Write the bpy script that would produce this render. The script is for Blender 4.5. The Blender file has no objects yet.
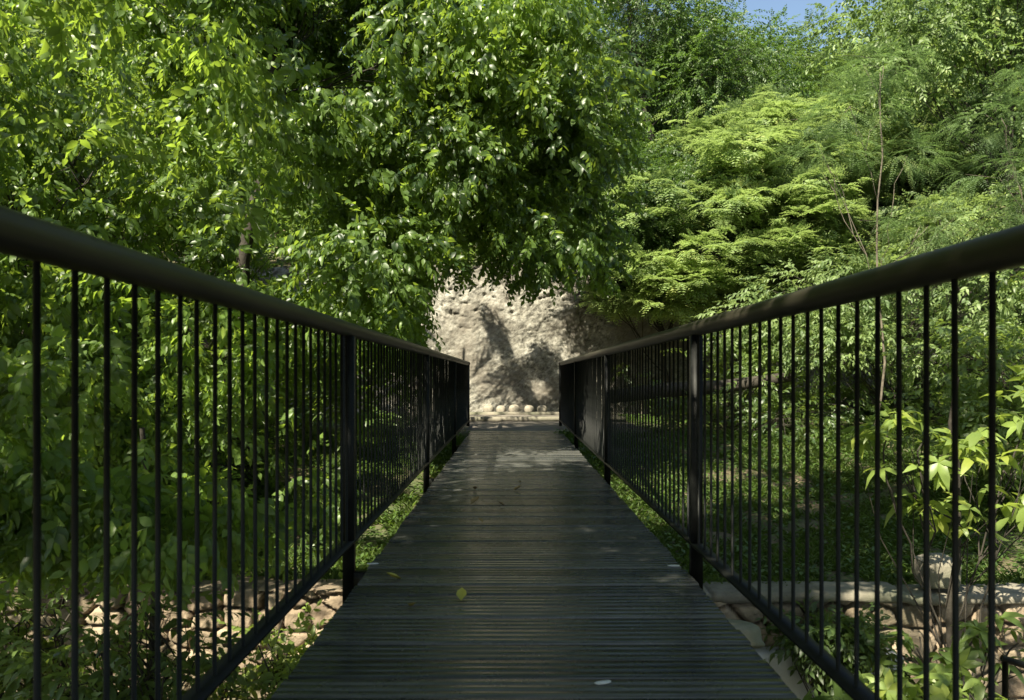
import bpy, math, random
import numpy as np
from mathutils import Vector

S = bpy.context.scene
rng = np.random.default_rng(11)
random.seed(11)
R = math.radians

# ---------------------------------------------------------------- camera
cam_d = bpy.data.cameras.new('camera')
cam = bpy.data.objects.new('camera', cam_d)
S.collection.objects.link(cam)
S.camera = cam
EYE = 0.91                       # eye height above the deck
cam.location = (0, 0, EYE)
cam.rotation_euler = (R(90), 0, 0)
cam_d.lens = 28.5
cam_d.sensor_width = 36
cam_d.shift_y = 26 / 1024
cam_d.clip_start = 0.05
cam_d.clip_end = 2000
cam_d.dof.use_dof = True
cam_d.dof.focus_distance = 13.5
cam_d.dof.aperture_fstop = 5.6

# ---------------------------------------------------------------- light
SUN = Vector((-0.38, -0.55, 0.74)).normalized()      # direction towards the sun
w = bpy.data.worlds.new('World')
S.world = w
w.use_nodes = True
nt = w.node_tree
sky = nt.nodes.new('ShaderNodeTexSky')
sky.sky_type = 'NISHITA'
sky.sun_disc = False
sky.sun_elevation = math.asin(SUN.z)
sky.sun_rotation = math.atan2(SUN.x, SUN.y)
nt.links.new(sky.outputs[0], nt.nodes['Background'].inputs[0])
nt.nodes['Background'].inputs[1].default_value = 0.075
sl = bpy.data.lights.new('sun', 'SUN')
sl.energy = 5.0
sl.angle = R(0.55)
sl.color = (1, 0.94, 0.80)
so = bpy.data.objects.new('sun', sl)
S.collection.objects.link(so)
so.rotation_euler = (-SUN).to_track_quat('-Z', 'Y').to_euler()
S.view_settings.view_transform = 'Standard'
S.view_settings.look = 'None'
S.view_settings.exposure = 1.56
S.view_settings.gamma = 1
S.view_settings.use_white_balance = True
S.view_settings.white_balance_temperature = 6950
S.view_settings.white_balance_tint = 6
S.cycles.max_bounces = 8
S.cycles.transmission_bounces = 4
S.cycles.diffuse_bounces = 4

# ---------------------------------------------------------------- helpers
COL = S.collection


def tag(o, label=None, cat=None, group=None, kind=None):
    if label: o['label'] = label
    if cat: o['category'] = cat
    if group: o['group'] = group
    if kind: o['kind'] = kind
    return o


def empty(name, loc=(0, 0, 0), rz=0):
    o = bpy.data.objects.new(name, None)
    o.empty_display_size = 0.2
    o.location = loc
    o.rotation_euler = (0, 0, rz)
    COL.objects.link(o)
    return o


class MB:
    """collects arrays of verts and polygons, links as one mesh"""
    def __init__(s):
        s.v = []; s.n = 0; s.loops = []; s.sizes = []; s.r = []

    def add(s, V, F, r=0.5):
        V = np.asarray(V, dtype=np.float32).reshape(-1, 3)
        if isinstance(F, np.ndarray):
            s.loops.append((F + s.n).ravel().astype(np.int32))
            s.sizes.append(np.full(len(F), F.shape[1], np.int32))
        else:
            for f in F:
                s.loops.append(np.array(f, np.int32) + s.n)
                s.sizes.append(np.array([len(f)], np.int32))
        s.v.append(V)
        s.r.append(np.full(len(V), r, np.float32) if np.isscalar(r) else np.asarray(r, np.float32))
        s.n += len(V)

    def box(s, x0, x1, y0, y1, z0, z1, r=0.5):
        V = [(x, y, z) for z in (z0, z1) for y in (y0, y1) for x in (x0, x1)]
        F = np.array([(0, 2, 3, 1), (4, 5, 7, 6), (0, 1, 5, 4), (2, 6, 7, 3), (0, 4, 6, 2), (1, 3, 7, 5)])
        s.add(V, F, r)

    def tube(s, pts, rad, sides=8, cap=True, r=0.5):
        pts = np.asarray(pts, float)
        n = len(pts)
        rad = np.full(n, rad) if np.isscalar(rad) else np.asarray(rad, float)
        T = np.gradient(pts, axis=0)
        T /= np.linalg.norm(T, axis=1)[:, None] + 1e-9
        ref = np.array((0, 0, 1.0)) if abs(T[:, 2]).mean() < 0.8 else np.array((1.0, 0, 0))
        A = np.cross(T, ref); A /= np.linalg.norm(A, axis=1)[:, None] + 1e-9
        B = np.cross(T, A)
        a = np.linspace(0, 2 * math.pi, sides, endpoint=False)
        V = pts[:, None, :] + rad[:, None, None] * (np.cos(a)[None, :, None] * A[:, None, :] + np.sin(a)[None, :, None] * B[:, None, :])
        i = np.arange(n - 1)[:, None] * sides
        j = np.arange(sides)[None, :]
        k = (j + 1) % sides
        F = np.stack([i + j, i + k, i + sides + k, i + sides + j], -1).reshape(-1, 4)
        s.add(V.reshape(-1, 3), F, r)
        if cap:
            s.loops.append(np.arange(sides, dtype=np.int32) + s.n - n * sides); s.sizes.append(np.array([sides], np.int32))
            s.loops.append(np.arange(sides, dtype=np.int32)[::-1] + s.n - sides); s.sizes.append(np.array([sides], np.int32))

    def build(s, name, mat, parent=None, smooth=False, loc=None):
        me = bpy.data.meshes.new(name)
        V = np.concatenate(s.v)
        L = np.concatenate(s.loops)
        Z = np.concatenate(s.sizes)
        me.vertices.add(len(V)); me.vertices.foreach_set('co', V.ravel())
        me.loops.add(len(L)); me.loops.foreach_set('vertex_index', L)
        me.polygons.add(len(Z))
        st = np.zeros(len(Z), np.int32); st[1:] = np.cumsum(Z)[:-1]
        me.polygons.foreach_set('loop_start', st)
        me.polygons.foreach_set('loop_total', Z)
        if smooth: me.polygons.foreach_set('use_smooth', np.ones(len(Z), bool))
        at = me.attributes.new('rnd', 'FLOAT', 'POINT')
        at.data.foreach_set('value', np.concatenate(s.r))
        me.update(calc_edges=True)
        me.materials.append(mat)
        o = bpy.data.objects.new(name, me)
        COL.objects.link(o)
        if parent: o.parent = parent
        if loc: o.location = loc
        return o


def _hash(ix, iy, iz, seed):
    h = (ix.astype(np.int64) * 374761393 + iy.astype(np.int64) * 668265263 + iz.astype(np.int64) * 2147483647 + seed * 974711) & 0xffffffff
    h = ((h ^ (h >> 13)) * 1274126177) & 0xffffffff
    return ((h ^ (h >> 16)) & 0xffff) / 65535.0


def vnoise(x, y, z=0.0, seed=0):
    x, y, z = np.broadcast_arrays(np.asarray(x, float), y, z)
    ix, iy, iz = np.floor(x), np.floor(y), np.floor(z)
    fx, fy, fz = x - ix, y - iy, z - iz
    u, v, t = [f * f * (3 - 2 * f) for f in (fx, fy, fz)]
    o = 0
    for a in (0, 1):
        for b in (0, 1):
            for c in (0, 1):
                o = o + _hash(ix + a, iy + b, iz + c, seed) * (u if a else 1 - u) * (v if b else 1 - v) * (t if c else 1 - t)
    return o


def fbm(x, y, z=0.0, oct=4, seed=0):
    o = 0; a = 0.5; f = 1.0
    for k in range(oct):
        o = o + a * (vnoise(np.asarray(x) * f, np.asarray(y) * f, np.asarray(z) * f, seed + k) - 0.5)
        a *= 0.5; f *= 2.03
    return o


# ---------------------------------------------------------------- materials
def new_mat(name):
    m = bpy.data.materials.new(name)
    m.use_nodes = True
    N = m.node_tree.nodes; L = m.node_tree.links
    return m, N, L, N['Principled BSDF']


def ramp(N, stops, interp='LINEAR'):
    r = N.new('ShaderNodeValToRGB')
    e = r.color_ramp.elements
    r.color_ramp.interpolation = interp
    while len(e) < len(stops): e.new(0.5)
    for el, (p, c) in zip(e, stops):
        el.position = p; el.color = (*c, 1)
    return r


def noise_node(N, L, scale, detail=4, coord='Object', rough=0.6):
    tc = N.new('ShaderNodeTexCoord')
    n = N.new('ShaderNodeTexNoise')
    n.inputs['Scale'].default_value = scale
    n.inputs['Detail'].default_value = detail
    n.inputs['Roughness'].default_value = rough
    L.new(tc.outputs[coord], n.inputs['Vector'])
    return n


def leaf_mat(name, dark, light, trans, rough=0.4, tmix=0.4, spec=0.5):
    m, N, L, P = new_mat(name)
    at = N.new('ShaderNodeAttribute'); at.attribute_name = 'rnd'
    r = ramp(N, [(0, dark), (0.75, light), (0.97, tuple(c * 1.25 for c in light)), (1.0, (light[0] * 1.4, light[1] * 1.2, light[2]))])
    L.new(at.outputs['Fac'], r.inputs[0])
    L.new(r.outputs[0], P.inputs['Base Color'])
    P.inputs['Roughness'].default_value = rough
    P.inputs['Specular IOR Level'].default_value = spec
    T = N.new('ShaderNodeBsdfTranslucent')
    r2 = ramp(N, [(0, tuple(c * 0.6 for c in trans)), (1, trans)])
    L.new(at.outputs['Fac'], r2.inputs[0])
    L.new(r2.outputs[0], T.inputs[0])
    mx = N.new('ShaderNodeMixShader'); mx.inputs[0].default_value = tmix
    L.new(P.outputs[0], mx.inputs[1]); L.new(T.outputs[0], mx.inputs[2])
    L.new(mx.outputs[0], N['Material Output'].inputs[0])
    return m


def bark_mat(name, a, b):
    m, N, L, P = new_mat(name)
    n = noise_node(N, L, 9, 6)
    r = ramp(N, [(0.3, a), (0.7, b)])
    L.new(n.outputs[0], r.inputs[0]); L.new(r.outputs[0], P.inputs['Base Color'])
    P.inputs['Roughness'].default_value = 0.9
    n2 = noise_node(N, L, 40, 4)
    bp = N.new('ShaderNodeBump'); bp.inputs['Strength'].default_value = 0.6; bp.inputs['Distance'].default_value = 0.01
    L.new(n2.outputs[0], bp.inputs['Height']); L.new(bp.outputs[0], P.inputs['Normal'])
    return m


M = {}
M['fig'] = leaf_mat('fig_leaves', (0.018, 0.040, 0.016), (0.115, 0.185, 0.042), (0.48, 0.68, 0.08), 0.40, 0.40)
M['fig_bright'] = leaf_mat('young_fig_leaves', (0.06, 0.10, 0.03), (0.17, 0.235, 0.06), (0.50, 0.64, 0.10), 0.40, 0.40)
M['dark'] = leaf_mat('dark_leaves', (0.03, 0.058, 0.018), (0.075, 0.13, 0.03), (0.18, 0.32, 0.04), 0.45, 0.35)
M['feather'] = leaf_mat('feathery_leaves', (0.09, 0.145, 0.055), (0.21, 0.285, 0.105), (0.42, 0.56, 0.16), 0.5, 0.42)
M['pale'] = leaf_mat('pale_leaves', (0.09, 0.15, 0.06), (0.15, 0.22, 0.09), (0.24, 0.38, 0.11), 0.55, 0.4)
M['hill'] = leaf_mat('hill_leaves', (0.055, 0.095, 0.03), (0.14, 0.205, 0.06), (0.28, 0.42, 0.08), 0.5, 0.35)
M['shrub'] = leaf_mat('shrub_leaves', (0.035, 0.065, 0.022), (0.11, 0.165, 0.045), (0.40, 0.54, 0.09), 0.42, 0.38)
M['grass'] = leaf_mat('grass_blades', (0.04, 0.07, 0.018), (0.11, 0.16, 0.035), (0.22, 0.36, 0.03), 0.6, 0.35)
M['bark'] = bark_mat('grey_bark', (0.05, 0.04, 0.03), (0.16, 0.135, 0.10))
M['bark_dark'] = bark_mat('dark_bark', (0.018, 0.015, 0.011), (0.05, 0.042, 0.032))

# railing paint: dark charcoal, slightly glossy, a little worn
m, N, L, P = new_mat('railing_paint')
n = noise_node(N, L, 14, 5)
r = ramp(N, [(0.35, (0.004, 0.0045, 0.0045)), (0.7, (0.010, 0.011, 0.010))])
L.new(n.outputs[0], r.inputs[0]); L.new(r.outputs[0], P.inputs['Base Color'])
P.inputs['Specular IOR Level'].default_value = 0.16
r2 = ramp(N, [(0.3, (0.36,) * 3), (0.7, (0.55,) * 3)])
L.new(n.outputs[0], r2.inputs[0]); L.new(r2.outputs[0], P.inputs['Roughness'])
M['paint'] = m

# handrail: weathered brown-black wood tone
m, N, L, P = new_mat('handrail_wood')
tc = N.new('ShaderNodeTexCoord'); mp = N.new('ShaderNodeMapping'); mp.inputs['Scale'].default_value = (30, 1.2, 30)
n = N.new('ShaderNodeTexNoise'); n.inputs['Scale'].default_value = 1.5; n.inputs['Detail'].default_value = 6
L.new(tc.outputs['Object'], mp.inputs[0]); L.new(mp.outputs[0], n.inputs['Vector'])
r = ramp(N, [(0.3, (0.012, 0.011, 0.008)), (0.7, (0.036, 0.032, 0.024))])
L.new(n.outputs[0], r.inputs[0]); L.new(r.outputs[0], P.inputs['Base Color'])
P.inputs['Roughness'].default_value = 0.42; P.inputs['Specular IOR Level'].default_value = 0.3
bp = N.new('ShaderNodeBump'); bp.inputs['Strength'].default_value = 0.25; bp.inputs['Distance'].default_value = 0.003
L.new(n.outputs[0], bp.inputs['Height']); L.new(bp.outputs[0], P.inputs['Normal'])
M['handrail'] = m

# deck boards
m, N, L, P = new_mat('deck_boards')
at = N.new('ShaderNodeAttribute'); at.attribute_name = 'rnd'
n = noise_node(N, L, 5, 6)
n3 = noise_node(N, L, 60, 3)
tc = N.new('ShaderNodeTexCoord'); mp = N.new('ShaderNodeMapping'); mp.inputs['Scale'].default_value = (2.5, 22, 3)
ng = N.new('ShaderNodeTexNoise'); ng.inputs['Scale'].default_value = 2.0; ng.inputs['Detail'].default_value = 5
L.new(tc.outputs['Object'], mp.inputs[0]); L.new(mp.outputs[0], ng.inputs['Vector'])
ad = N.new('ShaderNodeMath'); ad.operation = 'MULTIPLY_ADD'; ad.inputs[1].default_value = 0.5
L.new(at.outputs['Fac'], ad.inputs[0]); L.new(ng.outputs[0], ad.inputs[2])
r = ramp(N, [(0.35, (0.014, 0.016, 0.016)), (0.68, (0.034, 0.037, 0.036)), (1.0, (0.08, 0.08, 0.074))])
L.new(ad.outputs[0], r.inputs[0])
L.new(r.outputs[0], P.inputs['Base Color'])
rr = ramp(N, [(0.3, (0.19,) * 3), (0.75, (0.36,) * 3)])
L.new(n.outputs[0], rr.inputs[0]); L.new(rr.outputs[0], P.inputs['Roughness'])
P.inputs['Specular IOR Level'].default_value = 0.65
bp = N.new('ShaderNodeBump'); bp.inputs['Strength'].default_value = 0.18; bp.inputs['Distance'].default_value = 0.003
L.new(ng.outputs[0], bp.inputs['Height']); L.new(bp.outputs[0], P.inputs['Normal'])
M['deck'] = m

m, N, L, P = new_mat('steel_dark')
P.inputs['Base Color'].default_value = (0.02, 0.022, 0.022, 1); P.inputs['Roughness'].default_value = 0.5
M['steel'] = m


def stone_mat(name, cols, scale, bump=0.5, pebble=True, lichen=None):
    m, N, L, P = new_mat(name)
    at = N.new('ShaderNodeAttribute'); at.attribute_name = 'rnd'
    n = noise_node(N, L, scale, 8, rough=0.7)
    ad = N.new('ShaderNodeMath'); ad.operation = 'MULTIPLY_ADD'; ad.inputs[1].default_value = 0.35
    L.new(at.outputs['Fac'], ad.inputs[0]); L.new(n.outputs[0], ad.inputs[2])
    r = ramp(N, cols)
    L.new(ad.outputs[0], r.inputs[0])
    colout = r.outputs[0]
    if pebble:
        tc = N.new('ShaderNodeTexCoord')
        v = N.new('ShaderNodeTexVoronoi'); v.inputs['Scale'].default_value = 15; v.feature = 'F1'
        L.new(tc.outputs['Object'], v.inputs['Vector'])
        vr = ramp(N, [(0.0, (0.55, 0.5, 0.46)), (0.28, (1, 1, 1)), (1, (1.0, 0.98, 0.92))])
        L.new(v.outputs['Distance'], vr.inputs[0])
        mm = N.new('ShaderNodeMix'); mm.data_type = 'RGBA'; mm.blend_type = 'MULTIPLY'; mm.inputs[0].default_value = 0.8
        L.new(colout, mm.inputs[6]); L.new(vr.outputs[0], mm.inputs[7])
        colout = mm.outputs[2]
    if lichen:
        n4 = noise_node(N, L, 0.9, 5)
        lr = ramp(N, [(0.46, (0, 0, 0)), (0.62, (1, 1, 1))])
        L.new(n4.outputs[0], lr.inputs[0])
        mm = N.new('ShaderNodeMix'); mm.data_type = 'RGBA'
        L.new(lr.outputs[0], mm.inputs[0]); L.new(colout, mm.inputs[6]); mm.inputs[7].default_value = (*lichen, 1)
        mx = N.new('ShaderNodeMix'); mx.data_type = 'RGBA'; mx.inputs[0].default_value = 0.75
        L.new(colout, mx.inputs[6]); L.new(mm.outputs[2], mx.inputs[7])
        colout = mx.outputs[2]
    L.new(colout, P.inputs['Base Color'])
    P.inputs['Roughness'].default_value = 0.92
    n2 = noise_node(N, L, scale * 9, 6)
    bp = N.new('ShaderNodeBump'); bp.inputs['Strength'].default_value = bump; bp.inputs['Distance'].default_value = 0.02
    L.new(n2.outputs[0], bp.inputs['Height']); L.new(bp.outputs[0], P.inputs['Normal'])
    return m


M['rock'] = stone_mat('rough_wall', [(0.48, (0.06, 0.055, 0.045)), (0.66, (0.205, 0.195, 0.168)), (0.86, (0.38, 0.365, 0.325))], 6.5, 1.0, True, (0.16, 0.14, 0.115))
M['rubble'] = stone_mat('rubble_stone', [(0.4, (0.09, 0.066, 0.048)), (0.62, (0.22, 0.165, 0.115)), (0.9, (0.36, 0.285, 0.205))], 4, 0.6, False, (0.12, 0.11, 0.07))
M['mortar'] = stone_mat('dark_mortar', [(0.4, (0.05, 0.042, 0.03)), (0.8, (0.11, 0.09, 0.065))], 6, 0.5, False)
M['coping'] = stone_mat('coping_stone', [(0.4, (0.10, 0.09, 0.07)), (0.8, (0.24, 0.215, 0.17))], 5, 0.4, False, (0.12, 0.13, 0.08))
M['slab'] = stone_mat('pale_concrete', [(0.4, (0.34, 0.34, 0.32)), (0.8, (0.52, 0.51, 0.47))], 3, 0.3, False)
M['ball'] = stone_mat('pale_stone', [(0.45, (0.15, 0.13, 0.10)), (0.85, (0.40, 0.36, 0.29))], 6, 0.3, False)
M['paving'] = stone_mat('landing_paving', [(0.4, (0.09, 0.078, 0.065)), (0.8, (0.18, 0.158, 0.135))], 2.5, 0.4, False)
M['soil'] = stone_mat('soil', [(0.35, (0.035, 0.035, 0.018)), (0.55, (0.07, 0.06, 0.032)), (0.8, (0.13, 0.10, 0.06))], 1.6, 0.9, False, (0.04, 0.07, 0.02))


# ---------------------------------------------------------------- terrain
def sm(x, a, b):
    t = np.clip((np.asarray(x, float) - a) / (b - a), 0, 1)
    return t * t * (3 - 2 * t)


WALL_Y = 19.2
BANK_Y = 6.9


def ground_z(x, y):
    x = np.asarray(x, float); y = np.asarray(y, float)
    lower = -2.35 + 0.25 * np.abs(x) * 0.2
    side_l = 0.40 * np.clip(-x - 7, 0, 14) + 0.25 * np.clip(-x - 21, 0, 60)
    side_r = 0.42 * np.clip(x - 8.5, 0, 14) + 0.25 * np.clip(x - 22, 0, 60)
    bank = -0.95 + 0.88 * sm(y, BANK_Y, 13.5)
    up = np.where(y > BANK_Y + 0.1, bank, lower)
    hill = np.where(y > WALL_Y + 0.35, 3.3 + 0.40 * np.clip(y - WALL_Y, 0, 30) + 0.20 * np.clip(y - 49, 0, 60), 0)
    fade = sm(np.abs(x - 2), 8, 12)                      # away from the wall the bank is a slope instead
    slope = 3.3 * sm(y, 12, 22) + 0.40 * np.clip(y - WALL_Y, 0, 30) + 0.20 * np.clip(y - 49, 0, 60)
    z = up + hill * (1 - fade) + slope * fade + (side_l + side_r) * sm(y, -3, 9)
    z = z + 0.15 * fbm(x * 0.6, y * 0.6, oct=4, seed=3) * (1 - (np.abs(x) < 3) * (y > 13.2) * (y < 19.6))
    return z


xs = np.unique(np.concatenate([np.arange(-9, 10.01, 0.22), np.arange(-40, 41, 1.0), np.linspace(-700, 700, 57)]))
ys = np.unique(np.concatenate([np.arange(-2, 21.01, 0.22), [BANK_Y + 0.08, BANK_Y + 0.12, WALL_Y + 0.33, WALL_Y + 0.37], np.arange(-15, 70, 1.0), np.linspace(-300, 900, 49)]))
X, Y = np.meshgrid(xs, ys)
Zg = ground_z(X, Y)
b = MB()
nx, ny = len(xs), len(ys)
i = np.arange(ny - 1)[:, None] * nx; j = np.arange(nx - 1)[None, :]
b.add(np.stack([X, Y, Zg], -1), np.stack([i + j, i + j + 1, i + nx + j + 1, i + nx + j], -1).reshape(-1, 4), 0.5)
tag(b.build('ground', M['soil'], smooth=False), kind='structure')

# landing at the far end of the bridge
b = MB()
b.box(-1.9, 2.3, 13.37, 16.55, -0.30, -0.006)
b.box(-1.9, 2.3, 16.555, WALL_Y + 0.1, -0.30, 0.05)
tag(b.build('landing', M['paving']), kind='structure')
b = MB()
for (x0, x1, y0, y1, z) in [(-1.9, 2.3, 13.40, 13.62, 0.002), (-1.9, 2.3, 16.35, 16.62, 0.085), (-1.9, 2.3, 17.95, 18.15, 0.11)]:
    b.box(x0, x1, y0, y1, z - 0.1, z)
tag(b.build('landing_step', M['coping']), kind='structure')


# ---------------------------------------------------------------- the rough wall behind
def rough_wall():
    ys_ = np.arange(-0.3, 4.2, 0.03)
    xs_ = np.arange(-6.5, 10.5, 0.03)
    XX, ZZ = np.meshgrid(xs_, ys_)
    d = 0.40 * fbm(XX * 0.5, ZZ * 0.5, oct=3, seed=21) + 0.05 * fbm(XX * 2.0, ZZ * 2.0, oct=3, seed=23) + 0.04 * fbm(XX * 6.5, ZZ * 7.5, oct=4, seed=24)
    up_ = sm(ZZ + 0.5 * fbm(XX, ZZ, seed=3), 2.1, 2.9)      # the upper part is broken rock, the lower part coarse render
    d += up_ * (0.12 * np.abs(fbm(XX * 2.1, ZZ * 3.0, oct=6, seed=31)) * 2)
    d += 0.022 * (vnoise(XX * 17, ZZ * 17, seed=33) - 0.5) + 0.014 * (_hash(np.floor(XX * 31), np.floor(ZZ * 31), XX * 0, 3) - 0.5)
    d -= (0.10 + 0.30 * up_) * np.clip(vnoise(XX * 9, ZZ * 10, seed=41) - 0.76, 0, 1)
    top = 3.6 + 1.2 * fbm(XX[0] * 0.5, XX[0] * 0, oct=4, seed=5)
    ZZ = ZZ * (top[None, :] / 4.2 * 1.0) ** 1.0
    YY = WALL_Y + 0.30 - 0.42 * np.clip(1 - ZZ / 4.2, 0, 1) - d
    b = MB()
    n_, m_ = XX.shape
    i = np.arange(n_ - 1)[:, None] * m_; j = np.arange(m_ - 1)[None, :]
    cr = vnoise(XX * 2.5, ZZ * 2.5, seed=9) * 0.35 + 0.55 * _hash(np.arange(XX.size).reshape(XX.shape), XX * 0, XX * 0, 7) + 0.25 * vnoise(XX * 9, ZZ * 12, seed=12) - 0.1
    b.add(np.stack([XX, YY, ZZ], -1), np.stack([i + j, i + j + 1, i + m_ + j + 1, i + m_ + j], -1).reshape(-1, 4), cr.ravel())
    # top and back close the wall into a solid
    T = np.stack([XX[-1], YY[-1], ZZ[-1]], -1)
    Bk = T.copy(); Bk[:, 1] = WALL_Y + 0.8
    Dn = Bk.copy(); Dn[:, 2] = -0.5
    k = np.arange(m_ - 1)
    b.add(np.concatenate([T, Bk, Dn]), np.concatenate([np.stack([k, k + 1, k + 1 + m_, k + m_], -1), np.stack([k + m_, k + 1 + m_, k + 1 + 2 * m_, k + 2 * m_], -1)]), 0.4)
    o = b.build('retaining_wall', M['rock'], smooth=False)
    return tag(o, 'tall rough pale rock wall closing the view beyond the far end of the bridge', 'wall')


rough_wall()


def blob(b, c, rad, sub=10, seed=0, amp=0.25, box=0.6, r=0.5, flat=None):
    """irregular stone: superellipsoid pushed by noise"""
    th = np.linspace(0, math.pi, sub // 2 + 2)
    ph = np.linspace(0, 2 * math.pi, sub, endpoint=False)
    T, Pp = np.meshgrid(th, ph, indexing='ij')
    e = box
    sg = lambda a: np.sign(a) * np.abs(a) ** e
    x = sg(np.sin(T)) * sg(np.cos(Pp)); y = sg(np.sin(T)) * sg(np.sin(Pp)); z = sg(np.cos(T))
    d = 1 + amp * 2 * fbm(x * 1.3 + seed * 7.1, y * 1.3 + 3, z * 1.3, oct=3, seed=seed % 50)
    V = np.stack([x * d * rad[0] + c[0], y * d * rad[1] + c[1], z * d * rad[2] + c[2]], -1)
    n_, m_ = T.shape
    i = np.arange(n_ - 1)[:, None] * m_; j = np.arange(m_)[None, :]; k = (j + 1) % m_
    b.add(V.reshape(-1, 3), np.stack([i + j, i + m_ + j, i + m_ + k, i + k], -1).reshape(-1, 4), r)


# stone balls at the foot of the wall
for bi, (bx_, dia, hh) in enumerate([(-0.53, 0.24, 0.22), (-0.25, 0.22, 0.20), (0.05, 0.245, 0.225), (0.39, 0.22, 0.21), (0.68, 0.23, 0.21)]):
    b = MB()
    blob(b, (0, 0, hh * 0.46), (dia / 2, dia / 2, hh / 2), 20, bi + 3, 0.07, 0.85, 0.5)
    o = b.build('stone_ball', M['ball'], smooth=True, loc=(bx_, 18.35, 0.052))
    tag(o, ['roundish pale stone at the left end of the row, beside the dark wall shadow', 'small pale stone second from the left in the row under the wall',
            'largest pale stone in the middle of the row under the wall', 'half shaded stone second from the right in the row',
            'shaded stone at the right end of the row against the wall'][bi], 'stone', 'round stones in a row at the foot of the wall')


# rubble bank walls crossing under the bridge
def rubble_wall(name, x0, x1, y, z0, z1, label, seed, thick=0.35, rowh=0.2, coping=True):
    rr_ = np.random.default_rng(seed)
    e = empty(name, ((x0 + x1) / 2, y, z0))
    ox, oy, oz = e.location
    cw, ch = 0.27, rowh
    gx = np.arange(x0, x1, 0.018); gzv = np.arange(z0, z1 + 0.001, 0.018)
    XX, ZZ = np.meshgrid(gx, gzv)
    wx = XX + 0.05 * fbm(XX * 5, ZZ * 5, seed=seed + 50); wz = ZZ + 0.05 * fbm(XX * 5 + 9, ZZ * 5, seed=seed + 60)
    cu, cv = wx / cw, wz / ch
    d1 = np.full(XX.shape, 9.0); d2 = np.full(XX.shape, 9.0); cid = np.zeros(XX.shape)
    iu, iv = np.floor(cu), np.floor(cv)
    for a_ in (-1, 0, 1):
        for b_ in (-1, 0, 1):
            pu = iu + a_; pv = iv + b_
            hx = _hash(pu, pv, pu * 0, seed); hz = _hash(pu, pv, pu * 0 + 1, seed)
            dd = np.hypot(cu - (pu + 0.1 + 0.8 * hx), (cv - (pv + 0.15 + 0.7 * hz)) * 0.9)
            nearer = dd < d1
            d2 = np.where(nearer, d1, np.minimum(d2, dd)); cid = np.where(nearer, _hash(pu, pv, pu * 0 + 2, seed), cid); d1 = np.where(nearer, dd, d1)
    edge = d2 - d1
    face = sm(edge, 0.02, 0.16)
    rel = 0.07 * face + 0.05 * cid * face + 0.05 * fbm(XX * 7, ZZ * 9, seed=seed + 3, oct=5) + 0.03 * np.abs(fbm(XX * 14, ZZ * 14, seed=seed + 4, oct=3))
    YY = -0.02 - rel + 0.0 * XX
    n_, m_ = XX.shape
    i = np.arange(n_ - 1)[:, None] * m_; j = np.arange(m_ - 1)[None, :]
    b = MB()
    val_ = np.where(edge < 0.045, -0.9, cid)
    b.add(np.stack([XX - ox, YY + 0.08, ZZ - oz], -1), np.stack([i + j, i + j + 1, i + m_ + j + 1, i + m_ + j], -1).reshape(-1, 4), val_.ravel())
    T = np.stack([XX[-1] - ox, YY[-1] + 0.08, ZZ[-1] - oz], -1); Bk = T.copy(); Bk[:, 1] = thick; Dn = Bk.copy(); Dn[:, 2] = -0.3
    Bk[:, 2] += 0.03 * fbm(gx * 6, gx * 0, seed=seed)
    k = np.arange(m_ - 1)
    b.add(np.concatenate([T, Bk, Dn]), np.concatenate([np.stack([k, k + 1, k + 1 + m_, k + m_], -1), np.stack([k + m_, k + 1 + m_, k + 1 + 2 * m_, k + 2 * m_], -1)]), np.tile(val_[-1] * 0.5 + 0.2, 3))
    b.build('stonework', M['rubble'], e)
    if coping:
        # rough flat coping: a profile swept along the wall, notched at the joints
        prof = np.array([(0.06, -0.03), (-0.055, -0.03), (-0.075, -0.01), (-0.075, 0.02), (-0.06, 0.045), (0.02, 0.05), (0.12, 0.052), (0.22, 0.05), (0.33, 0.05), (0.35, 0.02)])
        joints = np.cumsum(rr_.uniform(0.3, 0.95, 40)) + x0
        gx = np.arange(x0, x1, 0.02)
        dj = np.min(np.abs(gx[:, None] - joints[None, :]), axis=1)
        notch = np.clip(1 - dj / 0.018, 0, 1)
        seg = np.searchsorted(joints, gx)
        lift = rr_.uniform(-0.012, 0.012, 60)[seg]; tone = rr_.uniform(0, 1, 60)[seg]
        PX, PI_ = np.meshgrid(gx, np.arange(len(prof)), indexing='ij')
        py = prof[PI_, 0] + 0.03 * fbm(PX * 6, PI_ * 0.8, seed=seed + 8, oct=4) + notch[:, None] * 0.015
        pz = prof[PI_, 1] + 0.025 * fbm(PX * 6, PI_ * 0.8, seed=seed + 9, oct=4) + lift[:, None] - notch[:, None] * 0.02
        b = MB(); n_, m_ = PX.shape
        i = np.arange(n_ - 1)[:, None] * m_; j = np.arange(m_ - 1)[None, :]
        b.add(np.stack([PX - ox, py, pz + z1 - z0], -1), np.stack([i + j, i + m_ + j, i + m_ + j + 1, i + j + 1], -1).reshape(-1, 4), np.repeat(tone - notch * 0.8, m_))
        b.build('coping', M['coping'], e)
    return tag(e, label, 'stone wall')


rubble_wall('rubble_wall', -9, -0.62, BANK_Y - 0.12, -2.5, -0.87, 'sunlit pinkish rubble stone wall seen low through the left railing', 5, rowh=0.15, coping=False)
rubble_wall('rubble_wall', -0.60, 9, BANK_Y - 0.12, -2.5, -0.95, 'brown rubble stone wall with a pale coping, low beyond the right railing', 6)

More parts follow.
